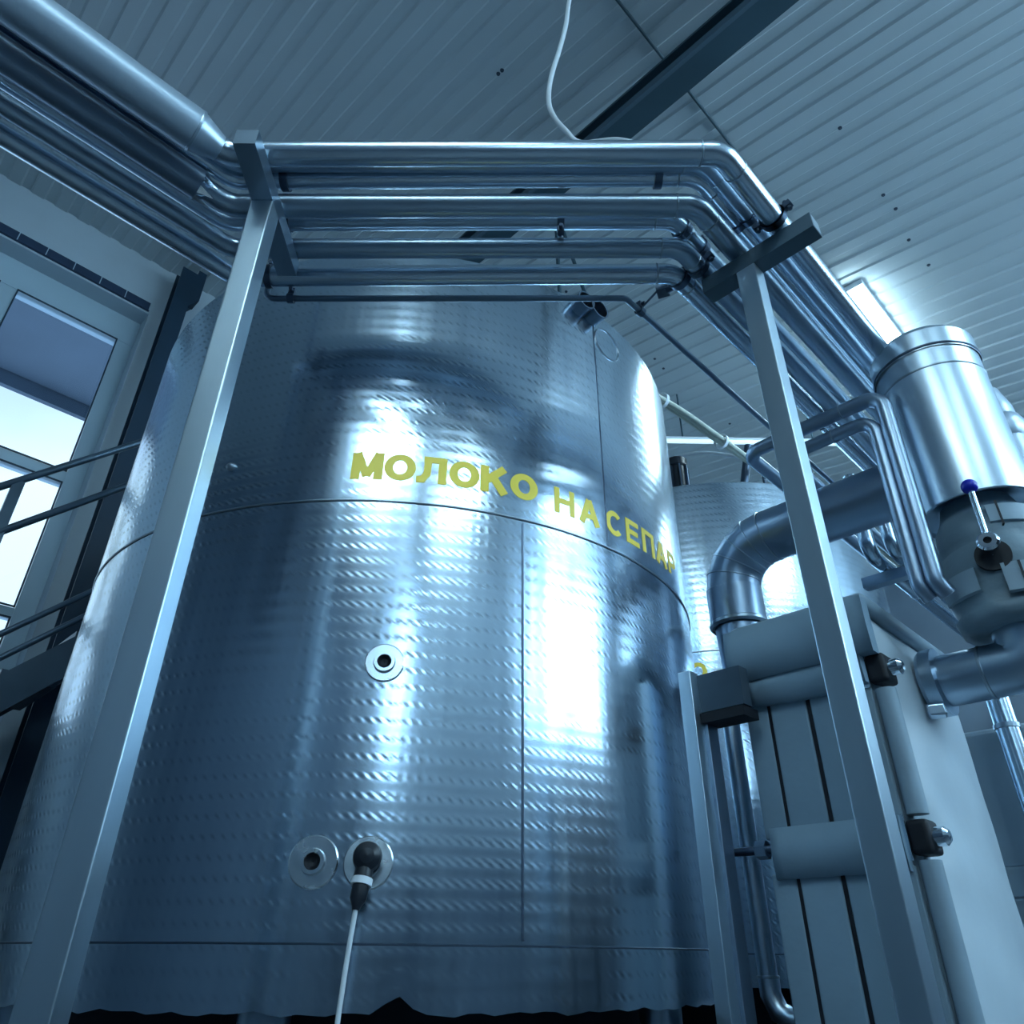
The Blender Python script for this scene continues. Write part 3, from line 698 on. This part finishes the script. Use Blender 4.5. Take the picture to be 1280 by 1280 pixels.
# ------------------------------------------------------------------ jacketed plate heat exchanger
HX0, HX1, HY0, HY1, HZ0, HZ1 = 2.2, 2.93, .706, 1.13, .30, 2.13
def hx_unit(label):
    t = thing('heat_exchanger', label, 'heat exchanger', ((HX0 + HX1) / 2, (HY0 + HY1) / 2, 0), 'jacketed heat exchangers')
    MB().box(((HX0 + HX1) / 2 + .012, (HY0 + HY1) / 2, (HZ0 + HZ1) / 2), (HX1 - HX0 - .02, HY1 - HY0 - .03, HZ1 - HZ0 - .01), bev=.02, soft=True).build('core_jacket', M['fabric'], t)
    # face with zips: three padded strips above and below the strap
    for z0, z1 in ((1.50, 1.96), (.34, 1.41)):
        for y0, y1, th in ((1.055, 1.128, .02), (.93, 1.045, .024), (.80, .918, .02)):
            MB().box((HX0 - .002, (y0 + y1) / 2, (z0 + z1) / 2), (th, y1 - y0, z1 - z0), bev=.007, soft=True).build('zip_panel', M['fabric_dark'], t)
        for y_ in (1.05, .924):
            MB().box((HX0 - .003, y_, (z0 + z1) / 2), (.012, .011, z1 - z0 - .01)).build('zip', M['black'], t)
        MB().box((HX0 - .001, .765, (z0 + z1) / 2), (.016, .06, z1 - z0), bev=.006).build('edge_strip', M['fabric'], t)
    # corner roll and the padded side, its lit look painted in as paler fabric
    for z0, z1 in ((1.53, 1.865), (.34, 1.42)):
        MB().tube([(HX0 + .018, HY0 - .002, z0), (HX0 + .018, HY0 - .002, z1)], .028, 16).build('corner_roll', M['fabric'], t)
    mb = MB(); nx, nz_ = 26, 60
    for i in range(nx + 1):
        for k in range(nz_ + 1):
            u, v = i / nx, k / nz_; x_ = HX0 + .05 + u * (HX1 - HX0 - .05); z_ = HZ0 + .03 + v * (HZ1 - HZ0 - .06)
            edge = min(u, 1 - u, v * 2.8, (1 - v) * 2.8); bul = .035 * (1 - math.exp(-edge * 9))
            pinch = .030 * math.exp(-(((x_ - 2.27) / .07) ** 2 + ((z_ - 1.48) / .06) ** 2))
            fold = (.004 * sin(x_ * 21 + z_ * 6) * sin(z_ * 7.3) + .003 * sin(z_ * 23 + x_ * 9)) * min(1, 4 * (1 - u))
            mb.v.append(Vector((x_, HY0 + .012 - bul + pinch + fold, z_)))
    for i in range(nx):
        for k in range(nz_):
            a_ = i * (nz_ + 1) + k; mb.face((a_, a_ + nz_ + 1, a_ + nz_ + 2, a_ + 1), smooth=True)
    mb.build('side_padding', M['fabric_lit'], t)
    # flaps over the tie rods
    def flap(y0, y1, z0, z1, th, name='strap_flap', sag=.0):
        mb = MB(); n_ = 14
        for k in range(n_ + 1):
            y_ = y0 + (y1 - y0) * k / n_; dz = -sag * sin(pi * k / n_) + .0015 * sin(k * 2.1)
            for dx, zz in ((0, z0 + dz), (-th, z0 + dz), (-th - .006, (z0 + z1) / 2), (-th, z1), (0, z1)): mb.v.append(Vector((HX0 + dx, y_, zz)))
        for k in range(n_):
            for j in range(4): mb.face((k * 5 + j, k * 5 + j + 1, (k + 1) * 5 + j + 1, (k + 1) * 5 + j), smooth=(j in (1, 2)))
        for k in (0, n_): mb.face([k * 5 + j for j in range(5)])
        return mb.build(name, M['fabric_dark'], t)
    flap(.74, 1.105, 1.395, 1.528, .028)
    flap(.735, 1.10, 1.885, 1.985, .034, sag=.012)
    flap(.69, 1.15, 1.962, 2.135, .045, 'top_flap')
    # padded lid
    MB().box(((HX0 + HX1) / 2, (HY0 + HY1) / 2, HZ1 + .005), (HX1 - HX0 + .03, HY1 - HY0 + .03, .05), bev=.02, soft=True).build('lid', M['fabric'], t)
    # tie rods with hexagon nuts on the open end, domed ends in the side openings
    for z in (1.925, 1.475):
        rd = MB().tube([(HX0 - .012, 1.10, z), (HX0 - .012, 1.25, z)], .012, 16).build('tie_rod', M['bolt'], t)
        MB().lathe((HX0 - .012, 1.125, z), [(.001, 0), (.026, 0), (.026, .034), (.001, .034)], 6, axis=(0, 1, 0), smooth=False).build('nut', M['steel_dark'], rd)
        MB().box((HX0 + .034, HY0 + .002, z), (.082, .056, .085), bev=.014).build('rod_opening', M['black'], t)  # black block standing in for the shade inside the recess
        MB().lathe((HX0 + .03, HY0 - .022, z), [(.024, 0), (.024, .03), (.014, .04), (.001, .042)], 20, axis=(0, -1, 0)).build('rod_end', M['chrome'], t)
        MB().box((HX0 - .012, HY0 + .046, z), (.006, .04, .11)).build('rod_plate', M['steel'], t)
    # steel frame: post beside the tank, top bracket, feet
    MB().box((2.05, 1.238, 1.0), (.05, .045, 1.99), bev=.003).build('frame_post', M['brushed'], t)
    MB().box((2.105, 1.232, 1.0), (.06, .055, 1.97), bev=.003).build('post_channel', M['duct'], t)
    MB().box((2.09, 1.145, 1.925), (.05, .16, .12)).build('top_bracket', M['stair'], t)
    MB().box((2.1, 1.14, 1.845), (.09, .15, .03)).build('bracket_lip', M['black'], t)
    for x_ in (HX0 + .06, HX1 - .06):
        for y_ in (HY0 + .05, HY1 - .05): MB().tube([(x_, y_, 0), (x_, y_, HZ0 + .03)], .025, 14).build('foot', M['steel'], t)
    return t
hx = hx_unit('grey jacketed heat exchanger with zips and straps, right of the tank')

# second jacketed unit and a bright drop pipe at the right edge
M['fabric_far'] = paint('jacket_fabric_far', (0.44, 0.52, 0.58), .5, .06, 5, bump=.3, bscale=6)
t = thing('heat_exchanger', 'second grey jacketed unit at the right edge behind the padded side', 'heat exchanger', (3.7, .75, 0), 'jacketed heat exchangers')
MB().box((3.75, .80, 1.15), (.62, .42, 1.7), bev=.03).build('core_jacket', M['fabric_far'], t)
for z0, z1 in ((1.5, 1.98), (.4, 1.40)): MB().box((3.435, .80, (z0 + z1) / 2), (.03, .38, z1 - z0), bev=.01).build('zip_panel', M['fabric_far'], t)
MB().box((3.425, .79, 1.45), (.03, .40, .1), bev=.01).build('strap_flap', M['fabric_far'], t)
for x_ in (3.5, 4.0):
    for y_ in (.65, .95): MB().tube([(x_, y_, 0), (x_, y_, .33)], .025, 14).build('foot', M['steel'], t)
t = thing('drop_pipe', 'bright upright steel pipe at the right edge past the padded side', 'pipe', (3.3, .655, 1.0))
MB().tube([(3.3, .655, .0), (3.3, .655, 2.16)], .04, 24).build('pipe_run', M['steel'], t)
MB().lathe((3.3, .655, 1.95), [(.04, 0), (.045, .002), (.045, .018), (.04, .02)], 24).build('joint_ring', M['weld'], t)

# ------------------------------------------------------------------ valve, actuator and elbow beside the exchanger
VX, VY = 2.53, .385
t = thing('elbow_pipe', 'short dark steel elbow clamped on the padded side of the heat exchanger', 'pipe', (VX, .55, 1.95))
MB().tube([(VX, HY0 - .024, 1.945), (VX, VY, 1.945), (VX, VY, 2.046)], .078, 36, fillet=.10, fseg=12).build('pipe_run', M['steel_dark'], t)
MB().lathe((VX, HY0 - .082, 1.945), [(.078, 0), (.105, .004), (.105, .04), (.095, .052), (.078, .055)], 40, axis=(0, 1, 0)).build('clamp_ring', M['steel_dark'], t)
MB().box((VX - .06, HY0 - .05, 1.945 - .1), (.05, .05, .035), rz=.3, bev=.006).build('clamp_bolt', M['steel'], t)
MB().lathe((VX, .50, 1.945), [(.078, 0), (.081, .002), (.081, .008), (.078, .01)], 36, axis=(0, 1, 0)).build('weld_ring', M['weld'], t)

t = thing('insulated_valve', 'valve in a grey wrap with a shiny upright cylinder and a blue-knobbed lever', 'valve', (VX, VY, 2.1))
mb = MB(); rings = [(2.045, .115), (2.05, .15), (2.085, .16), (2.10, .148), (2.13, .158), (2.22, .162), (2.285, .158), (2.295, .146), (2.31, .154), (2.39, .140), (2.43, .115), (2.475, .10)]
def wr(r, z, a): return r * (1 + .022 * sin(3 * a + z * 21) + .014 * sin(7 * a - z * 33) + .01 * sin(11 * a + z * 60))
seg = 72
for z, r in rings:
    for k in range(seg):
        a = 2 * pi * k / seg; rr = wr(r, z, a); mb.v.append(Vector((VX + rr * cos(a), VY + rr * sin(a), z)))
for i in range(len(rings) - 1):
    for k in range(seg):
        k2 = (k + 1) % seg; mb.face((i * seg + k, i * seg + k2, (i + 1) * seg + k2, (i + 1) * seg + k), smooth=True)
mb.face(list(range(seg))[::-1]); mb.face([(len(rings) - 1) * seg + k for k in range(seg)])
wrap = mb.build('insulation_wrap', M['wrap'], t)
view = Vector((-VX, -VY, 0)).normalized(); side = Vector((-view.y, view.x, 0))    # outward at the lever, and its sideways
def wrapband(a0, a1, z0, z1, r, name, mat):
    mb = MB().lathe((VX, VY, 0), [(r - .012, z0), (r, z0 + .004), (r, z1 - .004), (r - .012, z1)], 24, a0=a0, a1=a1); return mb.build(name, mat, wrap)
va = atan2(view.y, view.x)
wrapband(va + .15, va + 1.1, 2.335, 2.40, .158, 'wrap_flap', M['fabric'])
wrapband(va - 1.2, va - .35, 2.13, 2.21, .172, 'wrap_flap', M['fabric'])
wrapband(va + .05, va + .85, 2.105, 2.20, .171, 'wrap_flap', M['fabric'])
wrapband(va + .30, va + .34, 2.09, 2.20, .174, 'strap', M['black'])
wrapband(va + .32, va + .36, 2.32, 2.41, .162, 'strap', M['black'])
hub = Vector((VX, VY, 2.245)) + view * .17 - side * .0
MB().lathe(Vector((VX, VY, 2.235)) - Vector((0, 0, .008)) + view * .13, [(.048, 0), (.048, .040), (.001, .040)], 30, axis=view).build('wrap_opening', M['black'], t)  # black disc standing in for the shade inside the hole
lever_hub = MB().lathe(Vector((VX, VY, 2.252)) + view * .165, [(.018, 0), (.018, .03), (.03, .034), (.03, .052), (.024, .06), (.011, .06), (.010, .05)], 28, axis=view).build('lever_hub', M['chrome'], t)
MB().lathe(Vector((VX, VY, 2.252)) + view * .214, [(.0105, 0), (.001, 0)], 16, axis=view).build('hub_bore', M['black'], lever_hub)
h0 = Vector((VX, VY, 2.262)) + view * .205; h1 = h0 + Vector((0, 0, .165)) + view * .012 + side * .004
MB().tube([h0, h1], .0095, 16).build('lever', M['chrome'], t)
kb = MB().sphere(h1 + Vector((0, 0, .012)), .0235).build('ball_knob', M['blue'], t); kb['label'] = 'glossy blue ball knob'
# cylinder above
zc0, zc1 = 2.445, 3.04; CR = .172
cyl = MB().lathe((VX, VY, 0), [(CR - .014, zc0 + .012), (CR - .004, zc0), (CR, zc0 + .004), (CR, zc1)], 72, split=True).build('cylinder_shell', M['foil'], t)
MB().lathe((VX, VY, 0), [(CR - .014, zc0 + .012), (.11, zc0 + .03), (.001, zc0 + .03)], 60).build('cylinder_base', M['foil'], t)
MB().lathe((VX, VY, 0), [(CR, zc1 - .09), (CR + .0025, zc1 - .087), (CR + .0025, zc1 - .083), (CR, zc1 - .08)], 72).build('swage_ring', M['weld'], cyl)
cap = MB().lathe((VX, VY, 0), [(CR + .004, zc1 - .008), (CR + .004, zc1 + .075), (CR - .02, zc1 + .105), (.1, zc1 + .125), (.001, zc1 + .13)], 72).build('cylinder_cap', M['foil'], t)
MB().lathe((VX, VY, 0), [(CR + .004, zc1 - .004), (CR + .0075, zc1), (CR + .0075, zc1 + .004), (CR + .004, zc1 + .008)], 72).build('cap_bead', M['bolt'], cap)

# grey insulated riser behind the cylinder
t = thing('insulated_riser', 'grey jointed insulated pipe dropping behind the shiny cylinder at the right edge', 'pipe', (3.3, .30, 2.6))
MB().tube([(3.3, .33, 3.36), (3.3, .305, 3.26), (3.3, .30, 3.1), (3.3, .30, .0)], .068, 28, fillet=.04).build('pipe_run', M['sleeve'], t)
MB().sphere((3.3, .302, 3.16), .088, sc=(1, 1, 1.1)).build('joint_bulge', M['sleeve'], t)

# ------------------------------------------------------------------ left side: column, stair, things behind
t = thing('steel_column', 'dark painted steel column between the window and the tank', 'column', (1.06, 4.73, 0))
MB().box((1.065, 4.73, 2.95), (.12, .012, 5.9)).box((1.065, 4.85, 2.95), (.12, .012, 5.9)).box((1.065, 4.79, 2.95), (.012, .11, 5.9)).build('flanged_shaft', M['column'], t)
MB().poly([(1.125, 4.724, 5.55), (1.125, 4.724, 5.95), (1.19, 4.724, 5.95), (1.19, 4.724, 5.66)]).poly([(1.125, 4.856, 5.55), (1.125, 4.856, 5.95), (1.19, 4.856, 5.95), (1.19, 4.856, 5.66)]).box((1.16, 4.79, 5.80), (.06, .13, .3)).build('top_bracket', M['column'], t)

t = thing('metal_stair', 'dark metal stair with tube handrails climbing past the window to the tank', 'stairs', (.6, 4.3, 0))
sy0, sy1 = 3.97, 4.58
def along(z_at_half, x): return z_at_half + 1.03 * (x - .5)
xa, xb = -1.05, 1.75
for y_ in (sy0, sy1):
    MB().span((xa, y_, along(2.0, xa)), (xb, y_, along(2.0, xb)), .045, .15).build('stringer', M['stair'], t)
for nm, z_ in (('handrail', 3.285), ('mid_rail', 2.985), ('lower_rail', 2.345), ('toe_rail', 2.205)):
    MB().tube([(xa, sy0 - .02, along(z_, xa)), (xb, sy0 - .02, along(z_, xb))], .019 if nm in ('handrail', 'mid_rail') else .015, 14).build(nm, M['rail'], t)
for x_ in (-.55, .452, 1.5):
    MB().box((x_, sy0 - .02, (along(2.03, x_) + along(3.28, x_)) / 2), (.05, .03, along(3.28, x_) - along(2.03, x_))).build('baluster', M['rail'], t)
for k in range(11):
    x_ = xa + .1 + k * .25; z_ = along(2.0, x_)
    MB().box((x_, (sy0 + sy1) / 2, z_), (.24, sy1 - sy0 - .05, .035)).build('tread', M['stair'], t)
MB().box((xb + .35, (sy0 + sy1) / 2, along(2.0, xb) + .0), (.75, sy1 - sy0 + .06, .06)).build('landing', M['stair'], t)
for y_ in (sy0, sy1): MB().box((xb + .5, y_, along(2.0, xb) / 2), (.06, .06, along(2.0, xb))).build('landing_post', M['stair'], t)
for y_ in (sy0, sy1): MB().box((xa + .02, y_, along(2.0, xa) / 2), (.05, .05, along(2.0, xa))).build('landing_post', M['stair'], t)

# ------------------------------------------------------------------ overhead bits behind the tanks
def far_tube(a, b_): return MB().tube([a, b_], .035, 14)
t = thing('tube_lamp', 'thin pale tube lamp hung level behind the second tank', 'lamp', (5.3, 2.2, 5.19))
MB().tube([(4.7, 2.90, 5.20), (5.95, 1.685, 5.20)], .02, 14).build('glass_tube', M['tubelight'], t)
MB().tube([(4.7, 2.915, 5.235), (5.95, 1.70, 5.235)], .022, 10).build('lamp_backing', M['lampbody'], t)
for q in ((4.9, 2.72), (5.75, 1.895)): MB().tube([(q[0], q[1], 5.24), (q[0], q[1], ceil_z(q[1]))], .008, 8).build('hanger', M['beam'], t)
cpts = [Vector((2.35, 2.1, 3.68)), Vector((2.6, 1.95, 4.05)), Vector((3.228, 1.903, 4.2)), Vector((3.852, 1.857, 4.19)), Vector((4.457, 1.833, 4.2)), Vector((5.4, 1.76, 4.22)), Vector((9.95, 1.6, 4.35))]
t = thing('cable_bundle', 'sagging bundle of cream cables running behind the tank top', 'cables', (4, 1.86, 4.2))
for k in range(3):
    off = Vector((0, .03 * (k - 1), .016 * ((k * 7) % 3)))
    MB().tube(smooth_path([p + off + Vector((0, random.uniform(-.008, .008), random.uniform(-.012, .012))) for p in cpts]), .015, 8).build('cable', M['cream'], t)
for p in cpts[2:5]: MB().lathe(p - Vector((.012, 0, -.012)), [(.05, 0), (.054, 0), (.054, .024), (.05, .024)], 16, axis=(1, -.07, 0)).build('cable_tie', M['cable'], t)
# bracing rods above the tank top
t = thing('hanger_rods', 'thin dark crossed hanger rods above the right of the tank top', 'rods', (2.6, 1.9, 4.6))
MB().tube([(2.33, 1.95, 4.22), (2.25, 1.9, ceil_z(1.9))], .012, 8).build('rod', M['beam'], t)
MB().tube([(2.45, 1.75, 4.0), (2.45, 2.1, ceil_z(2.1))], .012, 8).build('rod', M['beam'], t)
MB().tube([(2.30, 1.95, 4.22), (2.45, 1.75, 4.0)], .012, 8).build('rod', M['beam'], t)

# ------------------------------------------------------------------ light
def area(name, loc, rot, size, sy, power, col):
    l = bpy.data.lights.new(name, 'AREA'); l.shape = 'RECTANGLE'; l.size = size; l.size_y = sy; l.energy = power; l.color = col
    o = bpy.data.objects.new(name, l); COL.objects.link(o); o.location = loc; o.rotation_euler = rot; return o

w = bpy.data.worlds.new('sky'); scene.world = w; w.use_nodes = True; nt = w.node_tree
bg = nt.nodes['Background']
tc = add(nt, 'ShaderNodeTexCoord'); sp = add(nt, 'ShaderNodeSeparateXYZ'); nt.links.new(tc.outputs['Generated'], sp.inputs[0])
nz = add(nt, 'ShaderNodeTexNoise'); nz.inputs['Scale'].default_value = 3.5; nz.inputs['Detail'].default_value = 4
nt.links.new(tc.outputs['Generated'], nz.inputs['Vector'])
zz = math_node(nt, 'ADD', sp.outputs[2], math_node(nt, 'MULTIPLY', math_node(nt, 'SUBTRACT', nz.outputs['Fac'], .5), .18))
r = ramp(nt, [(0.0, (.5, .72, .95)), (.47, (.75, .95, 1.0)), (.56, (.35, .5, .7)), (.64, (.06, .10, .15)), (1, (.05, .09, .14))])
nt.links.new(zz, r.inputs['Fac']); nt.links.new(r.outputs['Color'], bg.inputs['Color']); bg.inputs['Strength'].default_value = 1.7

# ------------------------------------------------------------------ camera
cd = bpy.data.cameras.new('camera'); cam = bpy.data.objects.new('camera', cd); COL.objects.link(cam)
cd.sensor_width = 36; cd.lens = 36 * 925.28 / 1280; cd.clip_end = 100; cd.clip_start = .02
pt, rl = .5423, -.0084
f = Vector((D45 * cos(pt), D45 * cos(pt), sin(pt))); rt = Vector((D45, -D45, 0)); u = rt.cross(f)
rt2 = rt * cos(rl) - u * sin(rl); u2 = u * cos(rl) + rt * sin(rl)
mt = Matrix((rt2, u2, -f)).transposed().to_4x4(); mt.translation = Vector((0, 0, 1.2))
cam.matrix_world = mt
scene.camera = cam
scene.view_settings.view_transform = 'Standard'
scene.view_settings.look = 'None'
scene.view_settings.exposure = -0.1
